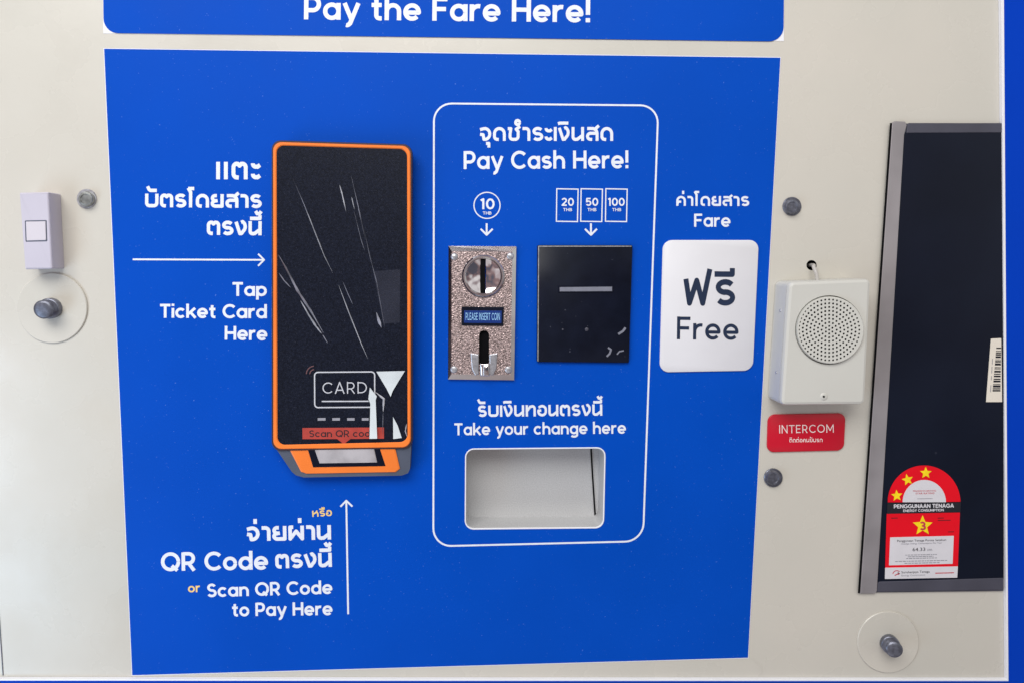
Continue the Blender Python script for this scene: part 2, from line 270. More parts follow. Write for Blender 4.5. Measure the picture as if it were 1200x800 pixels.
G = {  # glyph: (advance, strokes); cap height 7, x height 5
 ' ': (2.0, []), '!': (1.3, [stem(.65, 2.2, 7), stem(.65, 0, 1.25)]), '.': (1.1, [stem(.55, 0, 1.1)]),
 'a': (5.0, [bowl, stem(4.45, 0, 5)]), 'd': (5.0, [bowl, stem(4.45, 0, 7.2)]), 'o': (5.0, [bowl]),
 'e': (5.0, [[(.7, 2.35), (4.42, 2.35)] + A(2.5, 2.5, 1.95, 1.98, -2, 318)]),
 'c': (4.6, [A(2.5, 2.5, 1.95, 1.98, 42, 318)]),
 'h': (4.7, [stem(.55, 0, 7.2), A(2.35, 2.7, 1.8, 1.78, 180, 0) + [(4.15, 0)]]),
 'n': (4.7, [stem(.55, 0, 5), A(2.35, 2.7, 1.8, 1.78, 180, 0) + [(4.15, 0)]]),
 'r': (3.1, [stem(.55, 0, 5), A(2.5, 2.5, 1.95, 1.98, 180, 75)]),
 'u': (4.7, [stem(4.15, 0, 5), [(.55, 5)] + A(2.35, 2.3, 1.8, 1.78, 180, 360)]),
 'y': (4.8, [[(.45, 5), (2.5, .1)], [(4.5, 5)] + [(2.1, -1.1)] + A(1.2, -.85, .8, .75, -35, -110)]),
 't': (3.2, [[(1.45, 6.5), (1.45, 1.5)] + A(2.4, 1.5, .95, .97, 180, 270) + [(3.05, .53)], [(.05, 4.5), (3.0, 4.5)]]),
 'k': (4.6, [stem(.55, 0, 7.2), [(4.2, 5), (.9, 2.0)], [(1.9, 2.9), (4.4, 0)]]),
 'i': (1.1, [stem(.55, 0, 5), stem(.55, 6, 7.2)]),
 's': (4.1, [A(2.05, 3.55, 1.4, .93, 25, 270) + A(2.05, 1.55, 1.5, 1.02, 90, -155)]),
 'g': (5.0, [bowl, [(4.45, 5), (4.45, -.3)] + A(2.6, -.35, 1.85, 1.1, 0, -150)]),
 'p': (5.0, [bowl, stem(.55, -1.9, 5)]),
 'A': (5.8, [[(.4, 0), (2.9, 6.8), (5.4, 0)], [(1.4, 2.1), (4.4, 2.1)]]),
 'B': (4.9, [stem(.55), [(.55, 6.45), (2.4, 6.45)] + A(2.4, 5.1, 1.35, 1.35, 90, -90) + [(.55, 3.75)], [(2.4, 3.75)] + A(2.6, 2.15, 1.6, 1.6, 90, -90) + [(.55, .55)]]),
 'C': (6.1, [A(3.45, 3.5, 2.9, 2.97, 42, 318)]),
 'D': (5.8, [stem(.55), [(.55, 6.45), (2.3, 6.45)] + A(2.3, 3.5, 2.95, 2.95, 90, -90) + [(.55, .55)]]),
 'E': (4.5, [stem(.55), [(.55, 6.45), (4.2, 6.45)], [(.55, 3.6), (3.9, 3.6)], [(.55, .55), (4.2, .55)]]),
 'F': (4.4, [stem(.55), [(.55, 6.45), (4.3, 6.45)], [(.55, 3.5), (3.9, 3.5)]]),
 'G': (6.5, [A(3.45, 3.5, 2.9, 2.97, 42, 352) + [(3.7, 3.2)]]),
 'H': (5.4, [stem(.55), stem(4.85), [(.55, 3.55), (4.85, 3.55)]]), 'I': (1.1, [stem(.55)]),
 'L': (4.2, [[(.55, 7), (.55, .55), (4.1, .55)]]),
 'M': (6.8, [stem(.55), stem(6.25), [(.7, 6.6), (3.4, 1.8), (6.1, 6.6)]]), 'N': (5.5, [stem(.55), stem(4.95), [(.7, 6.5), (4.8, .5)]]),
 'O': (6.9, [A(3.45, 3.5, 2.9, 2.97, 0, 360)]), 'Q': (6.9, [A(3.45, 3.5, 2.9, 2.97, 0, 360), [(3.9, 2.0), (5.9, .1)]]),
 'P': (4.8, [stem(.55), [(.55, 6.45), (2.5, 6.45)] + A(2.5, 4.6, 1.75, 1.85, 90, -90) + [(.55, 2.75)]]),
 'R': (5.0, [stem(.55), [(.55, 6.45), (2.5, 6.45)] + A(2.5, 4.65, 1.75, 1.8, 90, -90) + [(.55, 2.85)], [(2.5, 2.85), (4.5, 0)]]),
 'S': (4.7, [A(2.35, 4.98, 1.65, 1.47, 25, 270) + A(2.35, 2.03, 1.8, 1.48, 90, -155)]),
 'T': (5.0, [[(0, 6.45), (5, 6.45)], stem(2.5, 0, 6.4)]),
 'U': (5.3, [[(.55, 7)] + A(2.65, 2.65, 2.1, 2.1, 180, 360) + [(4.75, 7)]]),
 'Y': (5.2, [[(.4, 7), (2.6, 3.3), (4.8, 7)], stem(2.6, 0, 3.3)]),
 '0': (5.0, [A(2.5, 3.5, 1.95, 2.95, 0, 360)]), '1': (2.5, [[(.2, 5.7), (1.7, 6.6), (1.7, 0)]]),
 '2': (4.7, [A(2.35, 4.8, 1.7, 1.65, 165, -35) + [(.6, .55), (4.5, .55)]]),
 '3': (4.5, [A(2.1, 5.0, 1.5, 1.45, 150, -90) + A(2.1, 2.05, 1.75, 1.5, 90, -150)]),
 '5': (4.7, [[(4.1, 6.45), (1.0, 6.45), (.75, 3.6)] + A(2.3, 2.35, 1.85, 1.8, 125, -150)]),
 # Thai, without loops
 'เ': (1.1, [stem(.55, 0, 5)]), 'แ': (3.5, [stem(.55, 0, 5), stem(2.95, 0, 5)]),
 'ต': (4.9, [[(2.2, .5), (1.6, .55)] + A(1.6, 1.6, 1.05, 1.05, 270, 180) + A(1.6, 3.45, 1.05, 1.0, 180, 75) + [(2.45, 3.9)] + A(3.25, 3.45, 1.1, 1.0, 105, 0) + [(4.35, 0)]]),
 'ด': (4.9, [[(2.2, .5), (1.6, .55)] + A(1.6, 1.6, 1.05, 1.05, 270, 180) + A(2.45, 2.6, 1.9, 1.85, 180, 0) + [(4.35, 0)]]),
 'ค': (4.9, [[(.55, 0)] + A(2.45, 2.6, 1.9, 1.85, 180, 0) + [(4.35, 0)], [(.6, 1.2), (1.3, 2.1), (2.5, 2.1)]]),
 'ะ': (2.7, [A(1.3, 4.5, .9, .9, 175, 275) + [(1.9, 3.6), (2.6, 4.1)], A(1.3, 1.5, .9, .9, 175, 275) + [(1.9, .6), (2.6, 1.1)]]),
 'บ': (5.0, [[(.6, 5)] + A(1.7, 1.6, 1.1, 1.05, 180, 270) + A(3.35, 1.6, 1.1, 1.05, 270, 360) + [(4.45, 5)]]),
 'น': (4.9, [stem(4.3, 0, 5), [(.6, 5), (.6, 1.7)] + A(1.5, 1.45, .9, .9, 180, 270) + [(2.3, .6), (4.25, 2.0)]]),
 'ร': (4.3, [A(2.2, 3.5, 1.5, .98, 28, 262) + A(2.2, 1.55, 1.55, 1.02, 92, -150)]),
 'โ': (2.3, [[(.95, 0), (.95, 5.6), (.0, 7.2)], [(.0, 7.0), (2.3, 7.0)]]),
 'ย': (4.9, [[(4.3, 5), (4.3, .55), (1.8, .55)] + A(1.8, 1.5, 1.2, .95, 270, 110) + [(2.6, 2.6)], [(1.7, 2.55)] + A(1.7, 3.5, 1.05, .93, 250, 90) + [(2.3, 4.43)]]),
 'ส': (4.9, [[(.5, 4.45), (2.4, 4.45)] + A(2.5, 2.7, 1.8, 1.75, 90, 0) + [(4.3, 0)], [(4.3, 2.75), (1.8, 2.75)] + A(1.8, 1.65, 1.2, 1.1, 90, 270) + [(2.4, .55)], [(3.3, 4.1), (5.0, 5.5)]]),
 'า': (3.1, [[(.1, 4.45)] + A(1.4, 3.3, 1.15, 1.15, 90, 0) + [(2.55, 0)]]),
 'ง': (4.3, [[(.3, 4.7), (1.75, .55), (2.4, .6)] + A(1.9, 3.0, 1.85, 2.0, -55, 62) + [(2.2, 4.5)]]),
 'จ': (4.5, [[(.2, 4.05)] + A(2.0, 2.5, 1.95, 1.95, 110, -100) + [(1.4, 2.2), (.2, 2.4)]]),
 'ช': (5.0, [[(.1, 4.4), (1.3, 4.4), (1.0, 2.6)] + A(2.0, 1.6, 1.05, 1.05, 180, 270) + A(3.0, 1.6, 1.1, 1.05, 270, 360) + [(4.1, 3.4), (3.3, 4.2), (4.9, 5.2)]]),
 'ท': (4.9, [stem(.55, 0, 5), [(.6, 2.3), (2.2, 4.3)] + A(3.2, 3.4, 1.1, 1.05, 125, 0) + [(4.3, 0)]]),
 'อ': (4.6, [[(.6, 3.9)] + A(2.3, 2.9, 1.8, 1.58, 135, 0) + A(2.3, 2.1, 1.8, 1.58, 0, -180) + [(.55, 2.5), (1.9, 2.55)]]),
 'ฟ': (5.6, [[(.45, 5), (1.25, .45), (2.75, 4.7), (4.05, .45), (5.5, 6.9)]]),
 'ห': (5.0, [stem(.55, 0, 5), [(.6, 2.0), (3.2, 3.6), (3.9, 5)], [(3.2, 3.6)] + A(3.3, 2.4, 1.1, 1.1, 80, 0) + [(4.4, 0)]]),
 'ผ': (5.4, [[(1.7, 4.5), (.6, 4.5), (.6, .5), (2.7, 3.1), (4.8, .5), (4.8, 5)]]),
 'ข': (4.6, [[(.1, 4.4), (1.3, 4.4), (1.0, 2.6)] + A(2.0, 1.6, 1.05, 1.05, 180, 270) + A(3.0, 1.6, 1.1, 1.05, 270, 360) + [(4.1, 5)]]),
 'ถ': (4.9, [[(.6, 0), (.6, 1.6), (1.3, 2.2)], [(.6, 2.8)] + A(2.45, 2.7, 1.9, 1.75, 165, 0) + [(4.35, 0)]]),
 # marks, drawn over a base five units wide
 'ั': (0, [[(.9, 7.7), (1.5, 6.5), (2.0, 6.2), (4.4, 6.2)]]),
 'ี': (0, [[(.6, 5.95), (4.35, 5.95), (4.35, 7.1)]]), 'ิ': (0, [[(.5, 6.15), (1.2, 6.4), (4.5, 6.4)]]),
 'ื': (0, [[(.6, 6.0), (4.35, 6.0), (4.35, 7.5)], stem(3.0, 6.0, 7.5)]),
 'ุ': (0, [[(3.0, -.9), (4.1, -.9), (4.1, -2.4)]]),
 '่': (0, [stem(3.6, 5.9, 7.6)]), '้': (0, [[(2.7, 8.6), (3.3, 7.65), (4.2, 7.65), (4.8, 8.5)]]),
 'ํ': (0, [A(3.9, 6.6, .75, .75, 0, 360)]),
}
def layout(s, wd, track):
    s = s.replace('ำ', 'ํา'); x = 0; out = []; last = (0, 5)
    for ch in s:
        adv, st = G[ch]
        if adv == 0: ox = last[0] + last[1] - 5
        else: ox = x; last = (x, adv); x += adv + track
        for k in st: out.append([(a + ox, b) for a, b in k])
    return out, x - track
def text(parent, s, p0, p1, cap, h, m, wd=1.15, track=.85, name='lettering', unit=7.0, mb=None):
    """one line of lettering: baseline from pixel p0 to pixel p1; unit glyph units are cap pixels tall"""
    st, L = layout(s, wd, track); own = mb is None; mb = mb or MB()
    a, b = Vector(p0), Vector(p1); u = (b - a) / L; v = Vector((u.y, -u.x)).normalized() * cap / unit
    e = getattr(mb, 'e', 0)
    for k in st:
        for vs, fs in ribbon(k, wd):
            e += 1
            mb.add([P(*(a + u * q.x + v * q.y), h + EPS * (e % 9)) for q in vs], fs)
    mb.e = e
    if own: return mb.build(name, m, parent)
def small(parent, s, p0, p1, cap, h, m, mb=None):                    # fine print in the built-in typeface
    cu = bpy.data.curves.new('print', 'FONT'); cu.body = s; cu.resolution_u = 3
    ob = bpy.data.objects.new('print', cu); COL.objects.link(ob)
    me = bpy.data.meshes.new_from_object(ob.evaluated_get(bpy.context.evaluated_depsgraph_get()))
    x0 = min(v.co.x for v in me.vertices); x1 = max(v.co.x for v in me.vertices)
    a, b = Vector(p0), Vector(p1); u = (b - a) / (x1 - x0); v = Vector((u.y, -u.x)).normalized() * cap / .69
    own = mb is None; mb = mb or MB()
    mb.add([P(*(a + u * (q.co.x - x0) + v * q.co.y), h) for q in me.vertices], [tuple(p.vertices) for p in me.polygons])
    bpy.data.objects.remove(ob); bpy.data.curves.remove(cu); bpy.data.meshes.remove(me)
    if own: return mb.build('lettering', m, parent)
def line_part(parent, name, strokes, m, h, wd, closed=False):
    mb = MB()
    for s in strokes: pxline(mb, s, wd, h, closed)
    return mb.build(name, m, parent)

# ------------------------------------------------------------------ the wall (cream machine front)
TRAY = [(546.5, 526.5), (708.5, 525), (706.5, 617), (546, 618.5)]
tray_hole = setH(W2(rr(TRAY, 9), .0006), 0)
HOLE = (951, 311)
cable_hole = W2(circ(*HOLE, 6, 20), 0)
mb = MB()
sheet(mb, [[Vector((-1.3, 0, -.9)), Vector((1.3, 0, -.9)), Vector((1.3, 0, .9)), Vector((-1.3, 0, .9))], tray_hole, cable_hole], 0)
wall = mb.build('wall', 'wall'); wall['kind'] = 'structure'
mb = MB(); loops(mb, [setH(cable_hole, 0), setH(cable_hole, -.012)]); mb.build('cable_hole', 'dark_gap', wall)
mb = MB(); pxline(mb, [(-2, 706), (3.6, 791)], 1.2, .0003); mb.build('panel_seam', 'bezel', wall)
mb = MB(); pxline(mb, [(880, 770), (893, 782), (890, 830)], .9, .0002); mb.build('panel_seam', M_['wall'], wall)

# ------------------------------------------------------------------ header sign
HB = .0005
hs = thing('header_sign', 'rounded blue sign reading Pay the Fare Here along the top edge', 'sign', P(520, 0, 0))
mb = MB(); plate(mb, [(118.5, -160), (921, -160), (918.6, 48.5), (121.2, 39.5)], 0, HB * .6, .0001); mb.build('backing', 'white_edge', hs)
mb = MB(); plate(mb, rr([(118.8, -160), (920.6, -160), (918.2, 49), (121.4, 39)], [0, 0, 17, 17]), HB * .6 + .00002, HB + .0003, .0001); mb.build('face', 'blue', hs)
text(hs, 'Pay the Fare Here!', (356.5, 23), (691.5, 26.5), 27.5, HB + .0004, 'white', 1.28, .75)

# ------------------------------------------------------------------ instruction panel
H = .0006
ip = thing('instruction_panel', 'large blue printed panel with white Thai and English fare payment instructions', 'panel', P(520, 430, 0))
corner = [(122, 57.5), (914.5, 68), (876.5, 770), (155, 790.5)]
mb = MB(); o = W2([(121, 56.6), (915.4, 67), (877.2, 771), (154.2, 791.5)], H)
sheet(mb, [setH(o, 0), tray_hole], .0003); mb.build('backing', 'white_edge', ip)
mb = MB(); sheet(mb, [W2(corner, H), tray_hole], H)
f = setH(W2(corner, H), H); loops(mb, [setH(f, .0003), f], cap=False)
mb.build('face', 'blue', ip)
T = H + .0002
def tx(s, p0, p1, cap, m='white', wd=1.32, track=.7, unit=7.0): return text(ip, s, p0, p1, cap, T, m, wd, track, unit=unit)
tx('แตะ', (253.5, 210.5), (305, 210.5), 20.5, unit=5, wd=1.2, track=1.25)
tx('บัตรโดยสาร', (170, 243), (306.5, 244), 15.8, unit=5, wd=1.25)
tx('ตรงนี้', (242.5, 275.5), (306.5, 276), 16.5, unit=5, wd=1.25)
tx('Tap', (272.5, 347), (312.5, 347), 16)
tx('Ticket Card', (187.5, 372.5), (312.5, 373), 16)
tx('Here', (263.5, 398), (313, 398.5), 16)
tx('หรือ', (366, 605), (389, 604), 7.2, 'yellow_print', unit=5, wd=1.1)
tx('จ่ายผ่าน', (289, 633.5), (388, 631.5), 17, unit=5, wd=1.25)
tx('QR Code', (189, 668.5), (314, 666.5), 21.5)
tx('ตรงนี้', (323, 665.5), (389, 663.5), 16.6, unit=5, wd=1.25)
tx('or', (220.5, 693.5), (234.5, 693), 10.5, 'yellow_print', 1.2)
tx('Scan QR Code', (243, 699), (389.5, 695), 15.5)
tx('to Pay Here', (272, 721.5), (389.5, 720), 15.5)
tx('จุดชำระเงินสด', (562, 165.5), (718.5, 165.5), 16.3, unit=5, wd=1.12)
tx('Pay Cash Here!', (543.5, 198.5), (736.5, 197.5), 21, wd=1.2)
tx('รับเงินทอนตรงนี้', (560, 488), (706, 486.5), 13.3, unit=5, wd=1.12)
tx('Take your change here', (532.5, 509.5), (733.5, 507.5), 14, wd=1.2)
tx('ค่าโดยสาร', (792.5, 241.5), (878, 241.8), 11.6, unit=5, wd=1.12)
tx('Fare', (813.5, 266), (856, 266), 15.2, wd=1.2)
def arrow(p, q, hd, wd):                                             # shaft p -> q with an open head
    p, q = Vector(p), Vector(q); d = (q - p).normalized(); n = Vector((-d.y, d.x)); a = q - d * hd
    mb = MB(); pxline(mb, [p, q - d * wd * .4], wd, T); pxline(mb, [a + n * hd, q, a - n * hd], wd, T); mb.build('arrow', 'white', ip)
arrow((155.5, 304.2), (309.5, 304.8), 7, 2.0)
arrow((408, 719), (405.8, 586), 7, 2.1)
arrow((570.3, 262), (570.3, 275.5), 7, 2.2)
arrow((692.5, 262), (692.5, 275.5), 7, 2.2)
line_part(ip, 'cash_outline', [rr([(508.5, 121.5), (771.5, 124), (753.5, 633.5), (507.8, 639.5)], 21, 9)], 'white', T, 2.1, True)
def icon(name, outline, lines):
    mb = MB(); pxline(mb, outline, 1.3, T, True); o = mb.build(name, 'white', ip)
    for s, a, b, cap, wd in lines: text(o, s, a, b, cap, T + .0001, 'white', wd)
icon('coin_icon', circ(570.7, 241, 15.3, 40), [('10', (563, 245.5), (579.5, 245.5), 12.5, 1.25), ('THB', (565.8, 251.8), (576, 251.8), 3.6, 1.2)])
for x0, s, a, b in ((652.5, '20', 658, 672.5), (681, '50', 686.5, 701), (710, '100', 712.5, 732)):
    icon('banknote_icon', [(x0, 221.5), (x0 + 25, 222), (x0 + 24.2, 260), (x0 - .5, 259.6)],
         [(s, (a, 241.5), (b, 241.5), 9.2, 1.25), ('THB', (x0 + 7.5, 247.8), (x0 + 18, 247.8), 3.6, 1.2)])

# ------------------------------------------------------------------ fare sign
fs_ = thing('fare_sign', 'white rounded fare sign reading Free in dark navy letters', 'sign', P(830, 360, 0))
FQ = [(777, 281.5), (889.5, 281.5), (882.5, 434), (773, 436)]
mb = MB(); plate(mb, rr(FQ, 11), H + .0001, .0022, .0005); mb.build('plate', 'fare_white', fs_, True)
text(fs_, 'ฟรี', (801, 358), (861.5, 358.5), 31, .0024, 'navy', 1.05, 1.0, unit=5)
text(fs_, 'Free', (793, 397.5), (865.5, 398.5), 26.5, .0024, 'navy', 1.0, .75)

# ------------------------------------------------------------------ card reader
RH = .017
cr_ = thing('card_reader', 'black upright card reader with orange rim and scratched tap screen', 'card reader', P(400, 360, 0))
BZ = [(317.5, 164), (483, 169), (483.5, 526), (317.5, 528.5)]
mb = MB(); o = W2(rr(BZ, 11, 8), RH)
loops(mb, [setH(inset(o, .004), .0008), setH(o, .010), setH(o, RH - .0022), setH(inset(o, .0006), RH - .0012)]); mb.build('body', 'dark_edge', cr_, True)
mb = MB(); out = rr([(319.9, 166.6), (480.9, 171.4), (481.3, 523.8), (320, 526)], 10, 8); inn = rr([(323.8, 170.5), (477, 175), (477.6, 517.5), (325, 521)], 9, 8)
ringplate(mb, out, inn, RH - .0015, RH + .0006, .0008, RH - .001); mb.build('rim', 'orange', cr_, True)
mb = MB(); plate(mb, rr([(323.3, 170), (477.4, 174.5), (478, 518), (324.5, 521.5)], 9.4, 8), RH - .0018, RH - .0004, .0002); face = mb.build('tap_screen', 'reader_face', cr_)
R1 = RH - .0002
mb = MB(); pxline(mb, rr([(368.6, 435.8), (439, 435.2), (439.2, 476.6), (368.8, 477)], 4), 1.5, R1, True); pxline(mb, [(377, 469.8), (432, 469.6)], 1.5, R1)
ci = mb.build('card_icon', 'card_line', face)
text(ci, 'CARD', (377.5, 461), (430.5, 460.5), 13.8, R1, 'card_line', .62, 1.0)
mb = MB()
for a, b in ((372.3, 381.5), (389.4, 398.3), (406.8, 415.5), (424, 432)): pxline(mb, [(a, 490.8), (b, 490.7)], 3, R1)
mb.build('dashed_line', 'dash', face)
mb = MB()
for r in (5.5, 9.5): pxline(mb, [(368.5 + r * cos(radians(t)) , 438 - r * sin(radians(t))) for t in range(95, 190, 12)], 1.2, R1)
mb.build('wave_icon', 'wave', face)
mb = MB(); plate(mb, [(354.3, 501), (450, 500.3), (450, 513.4), (410.8, 513.8), (402.8, 520), (395.2, 513.9), (354.5, 514)], R1 - .0001, R1 + .0001, .00005); ban = mb.build('scan_banner', 'banner', face)
text(ban, 'Scan QR code', (362.3, 511.6), (441, 511.2), 8.0, R1 + .0002, 'dark_text', 1.05, .7)
# wrinkles in the clear protective film, each a low tapered ridge with its glint painted pale
def wrinkle_or_glare(pts, wd, m='wrinkle', hh=.0006):
    q = [Vector(p) for p in pts]; fine = []
    for a, b in zip(q, q[1:]):
        for k in range(5): fine.append(a.lerp(b, k / 5))
    fine.append(q[-1]); n = len(fine); vs = []; fs = []
    for i, p in enumerate(fine):
        d = (fine[min(i + 1, n - 1)] - fine[max(i - 1, 0)]).normalized(); nn_ = Vector((-d.y, d.x))
        t = i / (n - 1); s = wd * .78 * (.08 + sin(pi * t) ** .8) * random.uniform(.75, 1.25)
        vs += [P(*(p - nn_ * s / 2), R1), P(*(p + nn_ * s * .1), R1 + hh * min(1, s / wd)), P(*(p + nn_ * s / 2), R1)]
        if i: k = 3 * i; fs += [(k - 3, k - 2, k + 1, k), (k - 2, k - 1, k + 2, k + 1)]
    mb = MB(); mb.add(vs, fs); mb.build('film_wrinkle', m, face, True)
wrinkle_or_glare([(343, 209), (355, 236.7), (363, 256)], .9); wrinkle_or_glare([(356, 240), (362, 254), (369, 272), (380, 300), (390, 320)], 1.2, 'wrinkle_bright', .0008)
wrinkle_or_glare([(396.7, 334), (408.3, 365), (423.3, 402.5), (431, 420)], 1.2, 'wrinkle_bright')
wrinkle_or_glare([(411.5, 206), (420, 243.3), (428.3, 282)], 1.1); wrinkle_or_glare([(426.5, 268), (433.3, 300), (441.7, 331.7), (450.8, 384)], 1.0)
wrinkle_or_glare([(398, 217), (401, 228), (405.5, 248)], 1.5, 'wrinkle_bright'); wrinkle_or_glare([(412, 231), (415.5, 246)], 1.2, 'wrinkle_bright'); wrinkle_or_glare([(415, 248), (423.3, 281.7), (427.5, 294)], 1.1)
wrinkle_or_glare([(326.5, 299), (335, 314), (348.3, 340), (364, 364), (379, 390)], 3.0, 'wrinkle', .0009); wrinkle_or_glare([(352, 352), (361.7, 369), (370, 382), (377, 391)], 2.6, 'wrinkle_bright', .0014)
wrinkle_or_glare([(326.7, 320), (333, 329), (341, 337.5)], 1.6); wrinkle_or_glare([(401.7, 330), (408, 345), (413.5, 357)], 1.0); wrinkle_or_glare([(378, 392), (384, 402)], 1.4)
wrinkle_or_glare([(441, 366), (444, 376), (447, 384)], 3.5, 'wrinkle', .0008)
mb = MB(); plate(mb, [(437, 318), (469, 316), (468.6, 378), (449, 379.5), (446, 362)], R1, R1 + .0001, .00005); mb.build('film_patch', 'haze_film', face)  # reflection on the screen, painted as a faint translucent sheet
# window glare by the lower right corner, modelled as bent white plates
def glare_plate(tris, curl, lift=.0004):
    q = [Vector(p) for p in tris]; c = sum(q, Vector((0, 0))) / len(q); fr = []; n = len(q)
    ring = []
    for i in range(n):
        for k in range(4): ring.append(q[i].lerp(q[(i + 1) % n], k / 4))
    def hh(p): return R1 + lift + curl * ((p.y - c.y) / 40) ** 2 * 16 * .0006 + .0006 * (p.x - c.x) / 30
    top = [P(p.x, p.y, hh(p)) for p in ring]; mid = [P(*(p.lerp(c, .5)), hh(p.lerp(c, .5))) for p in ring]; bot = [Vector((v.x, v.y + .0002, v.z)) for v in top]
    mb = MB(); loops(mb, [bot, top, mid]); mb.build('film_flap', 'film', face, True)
glare_plate([(441, 435), (474.5, 434.2), (466, 448), (460, 458), (457.7, 464.5), (453, 455)], 1.0)
glare_plate([(433.4, 453.5), (441.6, 464), (440.2, 468), (442, 513.4), (433, 513.6), (434, 471), (431.6, 467)], .5)
glare_plate([(460.6, 488), (466, 498), (470.8, 512.6), (460.8, 513.8)], 1.0)
wrinkle_or_glare([(440, 459), (449.8, 467), (449, 482)], 2.6, 'wrinkle_bright', .0009); wrinkle_or_glare([(449, 482), (448.3, 514)], 1.0)  # thin glare lines drawn as pale ridges
wrinkle_or_glare([(476.5, 496), (475, 505), (477, 511)], 1.6, 'wrinkle_bright')  # curved sliver of the same glare, painted pale
# chin under the rim with the scanner window
def quadlerp(q, u, v):
    a = [Vector(p) for p in q]; return (a[0].lerp(a[1], u)).lerp(a[3].lerp(a[2], u), v)
top3 = [P(320, 520, RH - .003), P(482, 518, RH - .003)]; bot3 = [P(346.5, 559, .012), P(480, 556.5, .012)]
def chin(u, v, lift=0):
    p = top3[0].lerp(top3[1], u).lerp(bot3[0].lerp(bot3[1], u), v); nrm = (top3[1] - top3[0]).cross(bot3[0] - top3[0]).normalized()
    if nrm.y > 0: nrm = -nrm
    return p + nrm * lift
def chinplate(name, uv, l0, l1, m, parent, b=.0005):
    n = len(uv); c = sum((Vector(p) for p in uv), Vector((0, 0))) / n
    ins = [tuple(Vector(p).lerp(c, .03)) for p in uv]
    mb = MB(); loops(mb, [[chin(*p, l0) for p in uv], [chin(*p, l1 - b) for p in uv], [chin(*p, l1) for p in ins]]); return mb.build(name, m, parent)
mb = MB(); ed = [(0, 0), (1, 0), (1.0, .8), (.985, .93), (.93, 1), (.07, 1), (.015, .93), (0, .82)]
loops(mb, [[setH([chin(*p)], .0008)[0] for p in ed], [chin(*p) for p in ed]]); ch = mb.build('chin', 'grey_body', cr_)
op = chinplate('orange_panel', [(.1, .02), (.875, .02), (.915, .78), (.88, .88), (.115, .88), (.08, .82)], -.001, .0012, 'orange', ch)
# window frame and glass, set on the orange panel
wf = chinplate('window_frame', [(.235, .06), (.765, .06), (.80, .69), (.20, .69)], .0005, .0016, 'black_plastic', ch)
chinplate('scanner_glass', [(.285, .08), (.725, .08), (.735, .57), (.27, .57)], .0012, .0020, 'scan_glass', wf)

# ------------------------------------------------------------------ coin acceptor
CH = .006
ca = thing('coin_acceptor', 'hammered silver coin acceptor with round slot and small blue display', 'coin acceptor', P(565, 366, 0))
CQ = [(525.5, 288.5), (605, 289), (602.5, 445), (525, 444)]
FQ2 = [(529.3, 294.5), (600.5, 295.3), (598.3, 438.8), (529, 438)]
mb = MB(); o = W2(CQ, .0035); i_ = W2(FQ2, CH)
loops(mb, [setH(o, H + .0001), setH(o, .0035), setH(i_, CH)], cap=False); mb.build('bevelled_frame', 'chrome', ca)
COIN = (566.4, 323.7); SLOT = rr([(561.4, 387), (573.2, 387), (573, 427), (561.2, 427)], [5.9, 5.9, 0, 0])
mb = MB(); sheet(mb, [setH(W2(FQ2, CH), CH), setH(W2(circ(*COIN, 20.5, 36), CH), CH), setH(W2(SLOT, CH), CH)], CH - .00005); mb.build('faceplate', 'hammer', ca)
mb = MB(); ringplate(mb, circ(*COIN, 25, 40), circ(*COIN, 20.3, 40), CH - .0002, CH + .0022, .0012, CH - .004)
ring = mb.build('coin_ring', 'chrome', ca, True)
mb = MB()                                                            # hollowed dish in two halves beside the slot
for sg in (-1, 1):
    ls = []
    for k in range(7):
        r = 20.6 * (1 - k / 7); row = []
        for j in range(25):
            t = radians(-90 + 180 * j / 24); x = max(2.6, r * cos(t)); row.append(P(COIN[0] + .3 + sg * x, COIN[1] - r * sin(t), CH - .0012 - .0032 * (1 - (r / 20.6) ** 2)))
        ls.append(row)
    vs = [v for l in ls for v in l]; mb.add(vs, [(a * 25 + j, a * 25 + j + 1, a * 25 + 26 + j, a * 25 + 25 + j) for a in range(6) for j in range(24)])
mb.build('coin_dish', 'chrome_bowl', ca, True)
mb = MB(); plate(mb, rr([(563.2, 302.5), (568.6, 302.5), (568.6, 346), (563.2, 346)], 1), H + .0002, CH - .0008, .0001); mb.build('coin_slot', 'dark_gap', ca)
mb = MB(); plate(mb, SLOT, H + .0002, CH - .0035, .0001); mb.build('return_slot', 'dark_gap', ca)
mb = MB(); plate(mb, [(541, 359.5), (590.6, 360), (589.8, 382.2), (540.8, 381.6)], CH - .0002, CH + .0009, .0004); dw = mb.build('display_surround', 'black_plastic', ca)
mb = MB(); plate(mb, [(543.8, 364), (588, 364.3), (587.6, 378.8), (543.6, 378.4)], CH + .0008, CH + .0011, .0001); lc = mb.build('display_window', 'lcd', dw)
text(lc, 'PLEASE INSERT COIN', (545.6, 375.2), (585.8, 375.5), 8.6, CH + .0013, 'lcd_text', .85, .8)
for s in (-1, 1):                                                     # bracket cheeks round the return lever
    x = 567.2; mb = MB()
    plate(mb, [(x + s * 6.2, 415), (x + s * 16, 413.5), (x + s * 14.5, 432), (x + s * 10.5, 440), (x + s * 6.2, 438)][::s], CH, CH + .0022, .0009); mb.build('bracket', 'steel', ca)
mb = MB(); plate(mb, rr([(562.2, 425.5), (573.4, 425.5), (574, 440.5), (562.8, 440.5)], 1.2), CH - .003, CH + .0038, .0012); plate(mb, rr([(566.2, 426), (568.6, 426), (568.8, 440), (566.4, 440)], .6), CH + .0035, CH + .0046, .0005); mb.build('return_lever', 'chrome', ca, True)
def dome(mb, x, y, r, h0, hh, n=20, k=5):
    ls = []
    for i in range(k + 1):
        t = i / k * pi / 2; ls.append(W2(circ(x, y, max(.05, r * cos(t)), n), h0 + hh * sin(t)))
    loops(mb, ls)
